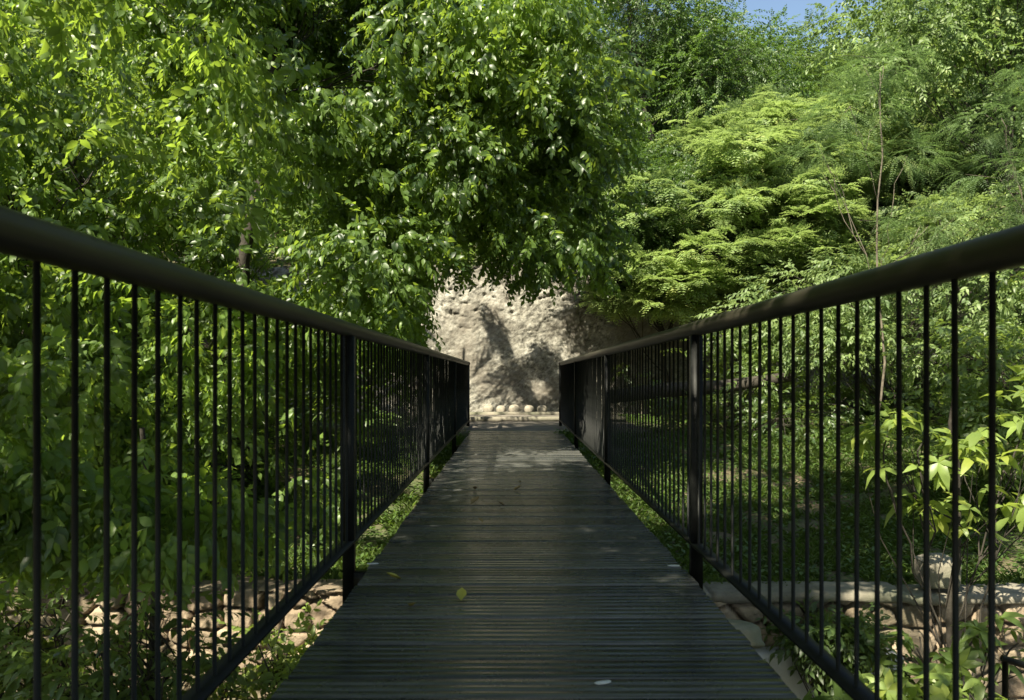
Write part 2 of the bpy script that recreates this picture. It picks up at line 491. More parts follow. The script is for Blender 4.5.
# pale footing ledge with a big slab leaning by the deck edge
b = MB(); b.box(-0.5, 3.1, -0.27, 0.0, -0.9, 0.0)
tag(b.build('concrete_ledge', M['slab'], loc=(0, 6.68, -1.32)), 'pale concrete ledge at the foot of the rubble wall, right of the deck edge', 'ledge')
b = MB()
blob(b, (0, 0, 0), (0.17, 0.62, 0.10), 36, 77, 0.16, 0.4, 0.9)
o = b.build('stone_slab', M['coping'], smooth=False, loc=(1.58, 6.42, -1.12)); o.rotation_euler = (R(-14), 0, R(12))
tag(o, 'long pale stone slab lying along the right edge of the deck', 'stone')
# block standing on the coping
b = MB()
blob(b, (0, 0, 0.10), (0.15, 0.14, 0.12), 16, 12, 0.06, 0.3, 0.7)
b.add([(-0.145, -0.135, 0.20), (0.145, -0.135, 0.20), (0.145, 0.135, 0.20), (-0.145, 0.135, 0.20), (-0.06, -0.05, 0.255), (0.06, -0.05, 0.255), (0.06, 0.05, 0.255), (-0.06, 0.05, 0.255)],
      [(0, 1, 5, 4), (1, 2, 6, 5), (2, 3, 7, 6), (3, 0, 4, 7), (4, 5, 6, 7)], 0.8)
tag(b.build('stone_block', M['coping'], loc=(3.62, BANK_Y, -0.86)), 'squat pale block standing on the coping of the right stone wall', 'stone')

# dark stair handrail down on the right
e = empty('stair_handrail', (3.02, 5.0, -2.1))
b = MB(); b.tube([(0, 0, 1.27), (0.35, -0.05, 1.17), (0.9, -0.12, 0.86), (1.6, -0.2, 0.45)], 0.021, 10)
b.build('handrail', M['paint'], e, smooth=True)
for k, (px_, pz_) in enumerate([(0.02, 1.27), (0.9, 0.86), (1.55, 0.47)]):
    b = MB(); b.tube([(0, 0, -0.3), (0, 0, pz_)], 0.018, 8)
    b.build('post', M['paint'], e, smooth=True, loc=(px_, -px_ * 0.13, 0))
tag(e, 'dark tubular stair handrail sloping down outside the right railing', 'handrail')


# ---------------------------------------------------------------- footbridge
XL, XRr = -0.80, 0.89
br = empty('footbridge', (0.065, 0, 0))
b = MB()
y = -2.2; pitch = 0.155
rr_ = np.random.default_rng(4)
while y < 13.3:
    x0, x1 = -0.745, 0.745
    w_ = pitch - rr_.choice([0.005, 0.007, 0.014])
    dz = rr_.uniform(-0.0028, 0.0028); jx = rr_.uniform(-0.006, 0.006); rv = rr_.uniform(0, 1)
    # grooved board: profile along y with shallow grooves
    prof = []
    gn = 2
    prof.append((0, -0.004))
    prof.append((0.004, 0))
    for g in range(1, gn + 1):
        gy = w_ * g / (gn + 1)
        prof += [(gy - 0.005, 0), (gy - 0.003, -0.0012), (gy + 0.003, -0.0012), (gy + 0.005, 0)]
    prof += [(w_ - 0.004, 0), (w_, -0.004), (w_, -0.028), (0, -0.028)]
    pr = np.array(prof)
    n_ = len(pr)
    V = np.concatenate([np.stack([np.full(n_, x0 + jx), pr[:, 0] + y, pr[:, 1] + dz], -1), np.stack([np.full(n_, x1 + jx), pr[:, 0] + y, pr[:, 1] + dz], -1)])
    k = np.arange(n_); k2 = (k + 1) % n_
    b.add(V, np.stack([k, k + n_, k2 + n_, k2], -1), rv)
    b.add(V[:n_], [list(range(n_))], rv); b.add(V[n_:], [list(range(n_))[::-1]], rv)
    y += pitch
b.build('deck', M['deck'], br)
for sx in (-0.52, 0.52):
    b = MB()
    b.box(-0.045, 0.045, -2.2, 13.3, -0.26, -0.245); b.box(-0.045, 0.045, -2.2, 13.3, -0.045, -0.030); b.box(-0.006, 0.006, -2.2, 13.3, -0.245, -0.045)
    b.build('girder', M['steel'], br, loc=(sx, 0, 0))
b = MB(); b.box(-0.47, 0.47, 0, 0.05, -0.20, -0.06)
me = b.build('cross_beam', M['steel'], br, loc=(0, -1.9, 0))
for yy in np.arange(-0.7, 13.2, 1.2):
    o = me.copy(); COL.objects.link(o); o.parent = br; o.location = (0, yy, 0)
tag(br, 'narrow straight footbridge with dark grooved cross boards leading to the rock wall', 'footbridge')


def railing(xx, post0, label, sgn, ps):
    e = empty('bridge_railing', (xx, 0, 0))
    yend = post0 + ps * 3
    # handrail
    b = MB()
    yy = np.linspace(-1.2, yend + 0.10, 30)
    wob = 0.004 * np.sin(yy * 1.3 + xx)
    b.tube(np.stack([wob, yy, np.full(30, 1.138)], -1), 0.036, 20)
    b.build('handrail', M['handrail'], e, smooth=True)
    b = MB(); b.box(-0.03, 0.03, -1.2, yend + 0.02, 0.094, 0.106)
    b.build('bottom_rail', M['paint'], e)
    for k in range(-1, 4):
        b = MB()
        b.box(-0.027, 0.027, -0.027, 0.027, -0.22, 1.106)
        b.box(*((0.028, 0.16) if sgn < 0 else (-0.16, -0.028)), -0.03, 0.03, -0.125, -0.05)
        b.build('post', M['paint'], e, loc=(0, post0 + ps * k, 0))
    rest = MB(); cnt = 0
    zt, zb = 1.108, 0.107
    me = None
    for k in range(-1, 3):
        for q in range(31):
            yy_ = post0 + ps * k + ps * (q + 0.5) / 31
            if yy_ > 1.15 and cnt < 98:
                if me is None:
                    b = MB(); b.tube([(0, 0, zb), (0, 0, zt)], 0.0064, 8)
                    o = b.build('baluster', M['paint'], e, smooth=True, loc=(0, yy_, 0)); me = o
                else:
                    o = me.copy(); COL.objects.link(o); o.parent = e; o.location = (0, yy_, 0)
                o.rotation_euler = (R(random.uniform(-.15, .15)), R(random.uniform(-.15, .15)), 0)
                cnt += 1
            else:
                rest.tube([(0, yy_, zb), (0, yy_, zt)], 0.0064, 8)
    o = rest.build('baluster', M['paint'], e, smooth=True)
    o['kind'] = 'stuff'
    tag(e, label, 'railing', 'railings along both sides of the footbridge')


railing(XL, 3.98, 'dark railing with round handrail along the left side of the bridge', -1, 3.60)
railing(XRr, 3.92, 'dark railing with round handrail along the right side of the bridge', 1, 3.65)


# ---------------------------------------------------------------- foliage
def leaf(Lf, W, curl=0.25, fold=0.25, simple=False):
    """pointed leaf along +Y, face up +Z"""
    if simple:
        V = np.array([(0, 0, 0), (W / 2, Lf * 0.45, 0.06 * Lf), (0, Lf, -curl * Lf * 0.5), (-W / 2, Lf * 0.45, 0.06 * Lf)])
        F = np.array([(0, 1, 2), (0, 2, 3)])
        return V, F
    c = lambda t: -curl * Lf * t * t
    V = np.array([(0, 0, 0), (0, .33 * Lf, c(.33)), (0, .68 * Lf, c(.68)), (0, Lf, c(1.05)),
                  (-W / 2, .33 * Lf, c(.33) + fold * W / 2), (-W * .42, .66 * Lf, c(.68) + fold * W * .4),
                  (W / 2, .33 * Lf, c(.33) + fold * W / 2), (W * .42, .66 * Lf, c(.68) + fold * W * .4)])
    F = np.array([(0, 6, 1), (0, 1, 4), (1, 6, 7), (1, 7, 2), (1, 2, 5), (1, 5, 4), (2, 7, 3), (2, 3, 5)])
    return V, F


def rotm(ax, ang):
    ax = np.asarray(ax, float); ax = ax / np.linalg.norm(ax)
    K = np.array([(0, -ax[2], ax[1]), (ax[2], 0, -ax[0]), (-ax[1], ax[0], 0)])
    return np.eye(3) + math.sin(ang) * K + (1 - math.cos(ang)) * K @ K


def spray_alt(rg, n=11, length=0.36, L0=0.11, W0=0.048, droop=0.5, simple=False, jit=0.35):
    """alternate broad leaves on a drooping twig; twig is drawn as a thin sliver"""
    Vs, Fs, Rs = [], [], []; k0 = 0
    for k in range(n):
        t = (k + 0.6) / n
        p = np.array((0, length * t, -droop * length * t * t * 0.6))
        s = rg.uniform(0.75, 1.15) * (1 - 0.25 * t)
        V, F = leaf(L0 * s, W0 * s, rg.uniform(0.1, 0.5), rg.uniform(0.1, 0.45), simple)
        side = (-1) ** k
        a = side * rg.uniform(0.5, 1.15) if k < n - 1 else 0
        Rm = rotm((0, 0, 1), -a) @ rotm((1, 0, 0), -rg.uniform(0.2, 1.2) * droop * 1.2 + rg.normal(0, jit * 0.4)) @ rotm((0, 1, 0), rg.normal(0, jit))
        Vs.append(V @ Rm.T + p); Fs.append(F + k0); k0 += len(V)
        Rs.append(np.full(len(V), rg.uniform(-0.22, 0.22)))
    t = np.linspace(0, 1, 4)
    P_ = np.stack([0 * t, length * t, -droop * length * t * t * 0.6], -1)
    V = np.concatenate([P_ + (0.002, 0, 0), P_ - (0.002, 0, 0)])
    F = np.array([(q, q + 1, q + 5) for q in range(3)] + [(q, q + 5, q + 4) for q in range(3)])
    Vs.append(V); Fs.append(F + k0); Rs.append(np.full(8, -0.3))
    return np.concatenate(Vs), np.concatenate(Fs), np.concatenate(Rs)


def spray_frond(rg, nf=5, length=0.30, pairs=6, L0=0.095, W0=0.046, spread=1.6, droop=0.35):
    """feathery sprig: several fronds of paired leaflets held nearly flat"""
    Vs, Fs, Rs = [], [], []; k0 = 0
    for f in range(nf):
        a = (f - (nf - 1) / 2) * spread / max(nf - 1, 1) * 1.4 + rg.normal(0, 0.15)
        up = rg.normal(0.05, 0.18)
        ln = length * rg.uniform(0.75, 1.15)
        Rf = rotm((0, 0, 1), a) @ rotm((1, 0, 0), up)
        r0 = rg.uniform(-0.2, 0.2)
        for k in range(pairs):
            t = (k + 1.2) / (pairs + 1)
            s = math.sin(math.pi * (0.25 + 0.7 * t)) * rg.uniform(0.85, 1.1)
            for sd in (-1, 1):
                V, F = leaf(L0 * s, W0 * s, 0.2, 0.1, True)
                Rm = rotm((0, 0, 1), -sd * rg.uniform(0.95, 1.25)) @ rotm((0, 1, 0), rg.normal(0, 0.25))
                V = V @ Rm.T + np.array((0, ln * t, -droop * ln * t * t))
                Vs.append(V @ Rf.T); Fs.append(F + k0); k0 += 4
                Rs.append(np.full(4, r0 + rg.uniform(-0.08, 0.08)))
    return np.concatenate(Vs), np.concatenate(Fs), np.concatenate(Rs)


def spray_whorl(rg, n=7, L0=0.2, W0=0.05):
    """rosette of long drooping leaves, as on the young tree by the right railing"""
    Vs, Fs, Rs = [], [], []; k0 = 0
    for k in range(n):
        s = rg.uniform(0.7, 1.15)
        V, F = leaf(L0 * s, W0 * s, rg.uniform(0.3, 0.7), 0.3)
        Rm = rotm((0, 0, 1), 2 * math.pi * k / n + rg.normal(0, .2)) @ rotm((1, 0, 0), rg.uniform(-0.3, 0.6)) @ rotm((0, 1, 0), rg.normal(0, .3))
        Vs.append(V @ Rm.T); Fs.append(F + k0); k0 += len(V)
        Rs.append(np.full(len(V), rg.uniform(-0.2, 0.2)))
    return np.concatenate(Vs), np.concatenate(Fs), np.concatenate(Rs)


def variants(fn, k=5, seed=0, **kw):
    rg = np.random.default_rng(seed)
    return [fn(rg, **kw) for _ in range(k)]


SPR = {
    'fig': variants(spray_alt, 6, 1, n=9, length=0.27, L0=0.115, W0=0.060, droop=0.7, jit=0.5),
    'fig_far': variants(spray_alt, 5, 2, n=10, length=0.34, L0=0.125, W0=0.066, droop=0.6, simple=True, jit=0.5),
    'small': variants(spray_alt, 5, 3, n=16, length=0.42, L0=0.07, W0=0.034, droop=0.3, simple=True, jit=0.5),
    'hill': variants(spray_alt, 5, 4, n=14, length=0.8, L0=0.20, W0=0.10, droop=0.35, simple=True, jit=0.5),
    'frond': variants(spray_frond, 5, 5),
    'frond_fine': variants(spray_frond, 4, 6, nf=5, length=0.42, pairs=15, L0=0.05, W0=0.010, spread=1.4, droop=0.5),
    'frond_big': variants(spray_frond, 4, 9, nf=4, length=0.6, pairs=10, L0=0.12, W0=0.045, spread=1.2, droop=0.3),
    'whorl': variants(spray_whorl, 5, 7, n=6, L0=0.17, W0=0.07),
    'bush': variants(spray_alt, 5, 8, n=9, length=0.30, L0=0.10, W0=0.04, droop=0.3, jit=0.4),
}


def place_sprays(b, kind, P, D, scale, val, rg, roll=0.5):
    """P points, D axis directions (unit), val base of leaf colour"""
    n = len(P)
    if n == 0: return
    up = np.array((0, 0, 1.0)) + rg.normal(0, roll, (n, 3))
    Yx = D / (np.linalg.norm(D, axis=1)[:, None] + 1e-9)
    Xx = np.cross(Yx, up); Xx /= np.linalg.norm(Xx, axis=1)[:, None] + 1e-9
    Zx = np.cross(Xx, Yx)
    Rm = np.stack([Xx, Yx, Zx], -1)
    vi = rg.integers(0, len(SPR[kind]), n)
    sc = scale * rg.uniform(0.75, 1.25, n)
    for q, (V, F, Rr) in enumerate(SPR[kind]):
        idx = np.nonzero(vi == q)[0]
        if len(idx) == 0: continue
        VV = np.einsum('nij,vj->nvi', Rm[idx], V) * sc[idx][:, None, None] + P[idx][:, None, :]
        FF = F[None] + (np.arange(len(idx)) * len(V))[:, None, None]
        rv = np.clip(val[idx][:, None] + Rr[None, :], 0, 1)
        b.add(VV.reshape(-1, 3), FF.reshape(-1, 3), rv.ravel())


def crown_points(rg, lobes, n, shell=0.55, thresh=0.0, freq=1.1, seed=0):
    """points in lobes (cx,cy,cz,rx,ry,rz) weighted by size, thinned by noise so that gaps stay open"""
    Lb = np.array(lobes, float)
    wgt = (Lb[:, 3] * Lb[:, 4] + Lb[:, 4] * Lb[:, 5] + Lb[:, 3] * Lb[:, 5]); wgt /= wgt.sum()
    k = rg.choice(len(Lb), n, p=wgt)
    d = rg.normal(size=(n, 3)); d /= np.linalg.norm(d, axis=1)[:, None]
    rad = shell + (1 - shell) * rg.uniform(0, 1, n) ** 0.7
    rad *= 1 + 0.5 * fbm(d[:, 0] * 2 + k * 3.1, d[:, 1] * 2, d[:, 2] * 2, oct=3, seed=seed)
    P = Lb[k, :3] + d * rad[:, None] * Lb[k, 3:6]
    if thresh:
        nz = vnoise(P[:, 0] * freq, P[:, 1] * freq, P[:, 2] * freq, seed=seed + 5) * 0.65 + vnoise(P[:, 0] * freq * 2.3, P[:, 1] * freq * 2.3, P[:, 2] * freq * 2.3, seed=seed + 6) * 0.35
        keep = nz > thresh
        P, d, k = P[keep], d[keep], k[keep]
    return P, d, k


def sub_lobes(rg, main, n, size=(0.5, 1.0), flat=1.0):
    """break big ellipsoids into many smaller clumps"""
    out = []
    Lb = np.array(main, float)
    vol = Lb[:, 3] * Lb[:, 4] * Lb[:, 5]
    for _ in range(n):
        q = Lb[rg.choice(len(Lb), p=vol / vol.sum())]
        d = rg.normal(size=3); d /= np.linalg.norm(d)
        p = q[:3] + d * q[3:6] * rg.uniform(0.15, 1) ** 0.45
        s = rg.uniform(*size)
        out.append((*p, s * rg.uniform(.8, 1.2), s * rg.uniform(.8, 1.2), s * flat))
    return out


def limb(b, p0, p1, r0, r1, rg, seg=6, wig=0.12, sides=6, sag=0.0, avoid=None, off_=0):
    p0 = np.array(p0, float); p1 = np.array(p1, float)
    t = np.linspace(0, 1, seg + 1)
    ln = np.linalg.norm(p1 - p0)
    W = np.cumsum(rg.normal(0, wig * ln / seg, (seg + 1, 3)), axis=0); W -= W[0]
    W -= t[:, None] * W[-1]
    P = p0 + (p1 - p0) * t[:, None] + W
    P[:, 2] += -sag * ln * t * t + sag * ln * t + 0.0
    if avoid is not None and avoid(P + off_).any(): return None
    b.tube(P, r0 + (r1 - r0) * t, sides, cap=False)
    return P


GR_TREES = 'trees and shrubs around the footbridge'


def tree(name, label, cat, base, main, nl, ns, kind, mat, bark='bark_dark', size=(0.5, 1.0), flat=1.0, scale=1.0, thresh=0.42, freq=1.1,
         seed=1, trunk_r=0.12, droop=0.5, val=0.5, roll=0.5, top=None, twigs=0.25, limbs=None, shell=0.55, clear=None, group=GR_TREES, outw=1.0, ttmin=2, wood_clear=None):
    rg = np.random.default_rng(seed)
    base = np.array(base, float)
    e = empty(name, tuple(base))
    lb = sub_lobes(rg, main, nl, size, flat) if nl else list(main)
    if clear is not None:
        lb = [q for q in lb if not clear(np.array([q[:3]]))[0]]
    P, d, k = crown_points(rg, lb, ns, shell, thresh, freq, seed)
    if clear is not None:
        kp = ~clear(P)
        P, d, k = P[kp], d[kp], k[kp]
    D = d * outw + rg.normal(0, 0.35, d.shape)
    D[:, 2] = D[:, 2] * 0.5 - droop
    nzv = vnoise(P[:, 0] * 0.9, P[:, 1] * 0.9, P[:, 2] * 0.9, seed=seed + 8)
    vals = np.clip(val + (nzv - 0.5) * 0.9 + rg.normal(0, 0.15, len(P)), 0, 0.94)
    b = MB()
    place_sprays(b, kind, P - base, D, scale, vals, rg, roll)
    b.build('crown', M[mat], e, smooth=False)
    # wood
    b = MB()
    Lb = np.array(lb)
    ctr = Lb[:, :3].mean(0)
    tp = np.array(top, float) if top is not None else np.array((ctr[0], ctr[1], ctr[2] + 0.2 * Lb[:, 2].std()))
    T = limb(b, (0, 0, -0.3), tp - base, trunk_r, trunk_r * 0.35, rg, 10, 0.10, 9)
    order = np.argsort(-Lb[:, 3])
    nl_ = limbs or min(len(lb), 24)
    roots = []
    for q in order[:nl_]:
        c = Lb[q, :3] - base
        tt = int(np.clip(np.searchsorted(T[:, 2], c[2] * 0.72 - 0.3) + rg.integers(-3, 2), ttmin, 9))
        pth = limb(b, T[tt], c, trunk_r * 0.21 * (1 - tt / 16), 0.006, rg, 11, 0.2, 6, 0.12, wood_clear or clear, base)
        if pth is not None: roots.append((q, pth))
    pdict = {q: p_ for q, p_ in roots}
    # twigs from clump centres to sprays
    sel = np.nonzero(rg.uniform(size=len(P)) < twigs)[0][:2500]
    for s_ in sel:
        if k[s_] not in pdict: continue
        pp = pdict[k[s_]]
        c = pp[rg.integers(2, len(pp))]
        p1 = P[s_] - base
        mid = (c + p1) / 2 + rg.normal(0, 0.09, 3)
        b.tube([c, mid, p1], [0.008, 0.005, 0.002], 3, cap=False)
    b.build('trunk', M[bark], e, smooth=True)
    tag(e, label, cat, group)
    return e


def px(u, v, Yd):
    """a point Yd metres away, from its place in the photograph (used to survey positions)"""
    return ((u - 513) / 810 * Yd, Yd, EYE + (376 - v) / 810 * Yd)


def gz(x, y):
    return float(ground_z(np.array(x), np.array(y)))


# keep the walking corridor of the bridge free of leaves
def corridor(P):
    x, y, z = P[:, 0], P[:, 1], P[:, 2]
    hi = np.where(y < 8, 0.91 + 0.40 * np.clip(y, 0, 99) + 1.0, 2.1 + 0.0 * y)
    inb = (x > -1.05) & (x < 1.3) & (z < hi) & (y < 19)
    return inb


def wall_view(P):
    """open window in front of the lit wall: between the bridge and the crowns above"""
    u = P[:, 0] / P[:, 1]
    v = (P[:, 2] - EYE) / P[:, 1]
    return (P[:, 1] > 1) & (u > -0.100) & (u < 0.15) & (v < 0.105 + 0.0 * u) & (v > -0.1)


def sun_gap(P):
    """holes in the crowns through which the sun reaches the left stone wall and the strip of grass beside the deck"""
    t = (6.7 - P[:, 1]) / -SUN.y
    wx = P[:, 0] - SUN.x * t; wz = P[:, 2] - SUN.z * t
    g1 = (t > 0) & (wx > -5.5) & (wx < -0.9) & (wz > -2.3) & (wz < -0.75) & (vnoise(wx * 1.6, wz * 1.6, seed=2) > 0.30)
    t = (P[:, 2] + 0.5) / SUN.z
    gx = P[:, 0] - SUN.x * t; gy = P[:, 1] - SUN.y * t
    g2 = (t > 0) & (gx > -2.6) & (gx < -0.85) & (gy > 7.3) & (gy < 13.2) & (vnoise(gx * 1.8, gy * 1.8, seed=4) > 0.42)
    t = (18.8 - P[:, 1]) / -SUN.y
    wx = P[:, 0] - SUN.x * t; wz = P[:, 2] - SUN.z * t
    g3 = (P[:, 1] < 16) & (wx > -2.2) & (wx < 0.95) & (wz > -0.1) & (wz < 3.4)
    return g1 | g2 | g3


def clr(P):
    return corridor(P) | wall_view(P) | sun_gap(P)


# -- left side
tree('fig_tree', 'big broad-leaved tree hanging over the near left railing', 'tree', (-4.6, 4.6, gz(-4.6, 4.6)),
     [(-3.7, 5.4, 2.4, 2.1, 2.2, 2.0), (-3.3, 5.9, 1.0, 1.6, 1.9, 1.3), (-5.8, 5.0, 3.0, 2.0, 2.4, 2.6), (-4.6, 5.8, 4.0, 2.0, 2.0, 1.4)],
     105, 13000, 'fig', 'fig', size=(0.40, 0.75), seed=21, scale=0.78, freq=1.2, thresh=0.50, trunk_r=0.14, clear=clr, droop=0.35)
tree('leafy_shrub', 'leafy shrub pressing against the outside of the left railing', 'shrub', (-2.0, 5.0, gz(-2.0, 5.0)),
     [(-1.75, 4.4, 0.35, 0.6, 0.9, 0.75), (-1.9, 5.6, 0.4, 0.75, 0.9, 0.9), (-2.4, 3.8, 0.7, 0.7, 0.8, 0.8)],
     40, 2700, 'fig', 'fig', size=(0.25, 0.45), seed=44, scale=0.7, thresh=0.53, freq=1.3, trunk_r=0.04, clear=lambda P: clr(P) | (P[:, 2] < EYE - 0.235 * P[:, 1]) | (vnoise(P[:, 1] * 1.6, P[:, 2] * 1.6, P[:, 0], seed=77) > 0.60), droop=0.3)
tree('fig_tree', 'tall leafy tree filling the upper left, its branches ending above the bridge', 'tree', (-3.6, 9.6, gz(-3.6, 9.6)),
     [(-2.9, 9.4, 4.2, 2.2, 2.0, 2.6), (-2.4, 9.4, 2.0, 1.4, 1.6, 1.4), (-2.6, 8.2, 3.0, 1.0, 0.8, 1.0), (-0.9, 9.8, 4.4, 1.5, 1.6, 2.2), (0.25, 10.0, 4.6, 1.15, 1.5, 2.2), (0.5, 9.9, 3.1, 0.8, 1.2, 0.8), (0.2, 7.7, 4.9, 1.2, 0.8, 0.7), (-0.7, 9.8, 2.55, 0.6, 0.8, 0.5), (-0.75, 9.9, 2.6, 0.5, 0.7, 0.45), (-1.1, 9.8, 2.7, 0.6, 0.8, 0.6), (0.1, 9.8, 2.5, 0.6, 0.8, 0.45), (-0.3, 9.9, 3.1, 1.0, 0.8, 0.5), (1.5, 7.9, 5.1, 0.9, 0.8, 0.5), (-2.3, 9.6, 5.9, 1.3, 1.3, 1.0), (-3.2, 10.2, 5.2, 1.3, 1.0, 1.2)],
     165, 24000, 'fig', 'fig', size=(0.42, 0.8), seed=22, scale=0.88, thresh=0.46, trunk_r=0.11, clear=clr, droop=0.35, top=(-2.6, 9.5, 5.5))
tree('unseen_shade_tree', 'unseen tree added above the view, its boughs shading the near deck and the right bank', 'tree', (-4.8, 2.2, gz(-4.8, 2.2)),  # out of view, added for the shade it casts on deck and right bank
     [(-0.9, 3.9, 4.6, 1.8, 1.2, 0.7), (0.9, 4.6, 4.9, 1.5, 1.1, 0.7), (-1.8, 2.6, 4.4, 1.5, 1.4, 0.8), (-0.2, 1.6, 4.3, 1.3, 1.0, 0.6), (1.8, 5.4, 5.1, 1.0, 0.9, 0.5), (1.6, 6.6, 5.1, 1.0, 0.9, 0.5), (2.9, 6.3, 5.1, 1.1, 0.9, 0.6)],
     85, 6000, 'fig_far', 'fig', size=(0.4, 0.75), seed=20, thresh=0.34, trunk_r=0.13, droop=0.3, top=(-2.6, 3.0, 5.2), scale=1.1, ttmin=9,
     clear=lambda P: P[:, 2] < EYE + 0.50 * np.clip(P[:, 1], 0, 99) + 0.3)
tree('fig_tree', 'bushy tree low behind the left railing, between the tall tree and the near one', 'tree', (-4.4, 7.8, gz(-4.4, 7.8)),
     [(-3.6, 7.9, 1.4, 1.6, 1.2, 1.4), (-5.6, 8.4, 2.6, 2.0, 1.6, 2.3), (-2.1, 7.6, 0.9, 0.9, 1.3, 1.1), (-2.0, 10.2, 1.0, 0.8, 1.3, 1.0), (-2.6, 6.3, 0.6, 0.9, 0.8, 0.9)],
     85, 7500, 'fig', 'fig', size=(0.35, 0.65), seed=23, scale=0.85, freq=0.9, thresh=0.52, trunk_r=0.10, clear=clr, droop=0.5)
tree('fig_tree', 'leafy tree at the far left edge with yellow green tips', 'tree', (-8.4, 8.2, gz(-8.4, 8.2)),
     [(-7.8, 8.2, 3.6, 2.6, 2.2, 2.8), (-8.6, 9.5, 5.6, 2.6, 2.2, 2.2)],
     60, 4200, 'fig_far', 'fig_bright', size=(0.6, 1.1), seed=24, thresh=0.42, trunk_r=0.16, scale=1.1)
tree('broadleaf_tree', 'darker tree behind the tall leafy tree, left of the rock wall', 'tree', (-5.2, 13.2, gz(-5.2, 13.2)),
     [(-4.6, 13.2, 3.2, 2.8, 1.5, 2.8), (-3.0, 12.6, 1.8, 1.0, 1.0, 1.4), (-8.0, 13.5, 4.2, 2.6, 1.6, 2.8), (-4.5, 13.6, 6.8, 3.2, 1.6, 1.8)],
     90, 6500, 'fig_far', 'fig', size=(0.6, 1.1), seed=25, thresh=0.38, trunk_r=0.16, scale=1.15, clear=clr)
tree('broadleaf_tree', 'tree with bright gaps standing on the slope at the upper left', 'tree', (-11.5, 14, gz(-11.5, 14)),
     [(-11, 14, 6.5, 3.2, 2.5, 3.6), (-7.5, 15.5, 8.2, 2.6, 1.6, 1.8)], 50, 3600, 'hill', 'fig_bright', size=(0.8, 1.3), seed=26, thresh=0.40, trunk_r=0.2)
tree('broadleaf_tree', 'tree on the left bank just beside the camera', 'tree', (-4.2, 0.6, gz(-4.2, 0.6)),
     [(-3.4, -0.6, 4.0, 2.3, 2.2, 1.8), (-5.0, 0.6, 4.0, 1.8, 2.0, 1.5)], 60, 4200, 'fig_far', 'fig', size=(0.6, 1.0), seed=27, thresh=0.33, trunk_r=0.16, scale=1.2, clear=clr)
tree('broadleaf_tree', 'tree on the left bank a few steps behind the camera', 'tree', (-4.6, -4.2, gz(-4.6, -4.2)),
     [(-3.8, -4.0, 5.5, 3.0, 2.8, 2.4), (-1.6, -3.0, 5.6, 1.8, 2.0, 1.2)], 60, 4200, 'hill', 'fig', size=(0.7, 1.2), seed=28, thresh=0.32, trunk_r=0.2, clear=corridor)

# a sparse tree on the left of the landing with boughs shaped and placed to throw shadow streaks on the wall
tree('sparse_tree', 'thin grey-stemmed tree standing at the left of the landing against the rock wall', 'tree', (-3.1, 16.9, 0.0),
     [(-1.6, 16.4, 4.35, 0.17, 0.80, 0.13), (-0.97, 16.4, 4.7, 0.2, 0.7, 0.15), (-0.75, 16.9, 4.5, 0.28, 0.3, 0.16), (-1.9, 17.0, 5.0, 0.2, 0.5, 0.2), (-0.42, 16.0, 4.7, 0.26, 0.5, 0.45)],
     0, 2000, 'fig_far', 'dark', seed=29, thresh=0, trunk_r=0.075, scale=0.42, top=(-2.7, 16.9, 4.6), limbs=5, shell=0.1)
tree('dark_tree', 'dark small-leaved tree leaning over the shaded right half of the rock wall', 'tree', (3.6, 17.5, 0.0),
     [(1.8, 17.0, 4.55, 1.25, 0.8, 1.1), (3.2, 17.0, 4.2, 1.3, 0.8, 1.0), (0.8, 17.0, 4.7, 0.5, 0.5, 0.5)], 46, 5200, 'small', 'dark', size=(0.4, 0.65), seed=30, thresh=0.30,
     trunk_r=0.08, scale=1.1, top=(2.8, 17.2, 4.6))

# -- centre and right, behind the wall
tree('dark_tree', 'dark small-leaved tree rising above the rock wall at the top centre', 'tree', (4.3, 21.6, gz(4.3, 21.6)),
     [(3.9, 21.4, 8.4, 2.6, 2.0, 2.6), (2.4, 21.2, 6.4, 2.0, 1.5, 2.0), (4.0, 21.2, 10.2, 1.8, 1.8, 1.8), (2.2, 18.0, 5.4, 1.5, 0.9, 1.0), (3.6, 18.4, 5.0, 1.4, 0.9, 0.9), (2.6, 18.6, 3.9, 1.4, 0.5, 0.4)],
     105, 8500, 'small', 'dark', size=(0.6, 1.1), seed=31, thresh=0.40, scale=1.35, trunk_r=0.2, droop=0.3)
tree('feathery_tree', 'low bright feathery tree spreading in layers over the right end of the rock wall', 'tree', (4.7, 17.3, gz(4.7, 17.3)),
     [(4.0, 16.6, 3.6, 2.0, 1.4, 1.5), (5.6, 16.4, 4.4, 1.9, 1.4, 1.6), (3.2, 17.4, 3.0, 1.3, 0.9, 0.8), (6.9, 15.8, 3.6, 1.4, 1.0, 1.2), (5.4, 18.0, 6.2, 1.6, 1.0, 0.8)],
     135, 7000, 'frond', 'feather', size=(0.55, 1.0), flat=0.28, seed=32, thresh=0.36, trunk_r=0.09, droop=0.0, roll=0.12, scale=1.1, val=0.72)
tree('feathery_tree', 'feathery tree in pale green layers just behind the brightest layered one', 'tree', (7.6, 19.2, gz(7.6, 19.2)),
     [(7.4, 19.0, 5.6, 2.4, 1.6, 2.0), (9.6, 19.0, 5.4, 2.0, 1.6, 2.0)],
     95, 4600, 'frond', 'feather', size=(0.6, 1.1), flat=0.3, seed=33, thresh=0.36, trunk_r=0.1, droop=0.08, roll=0.25, scale=1.2, val=0.35)
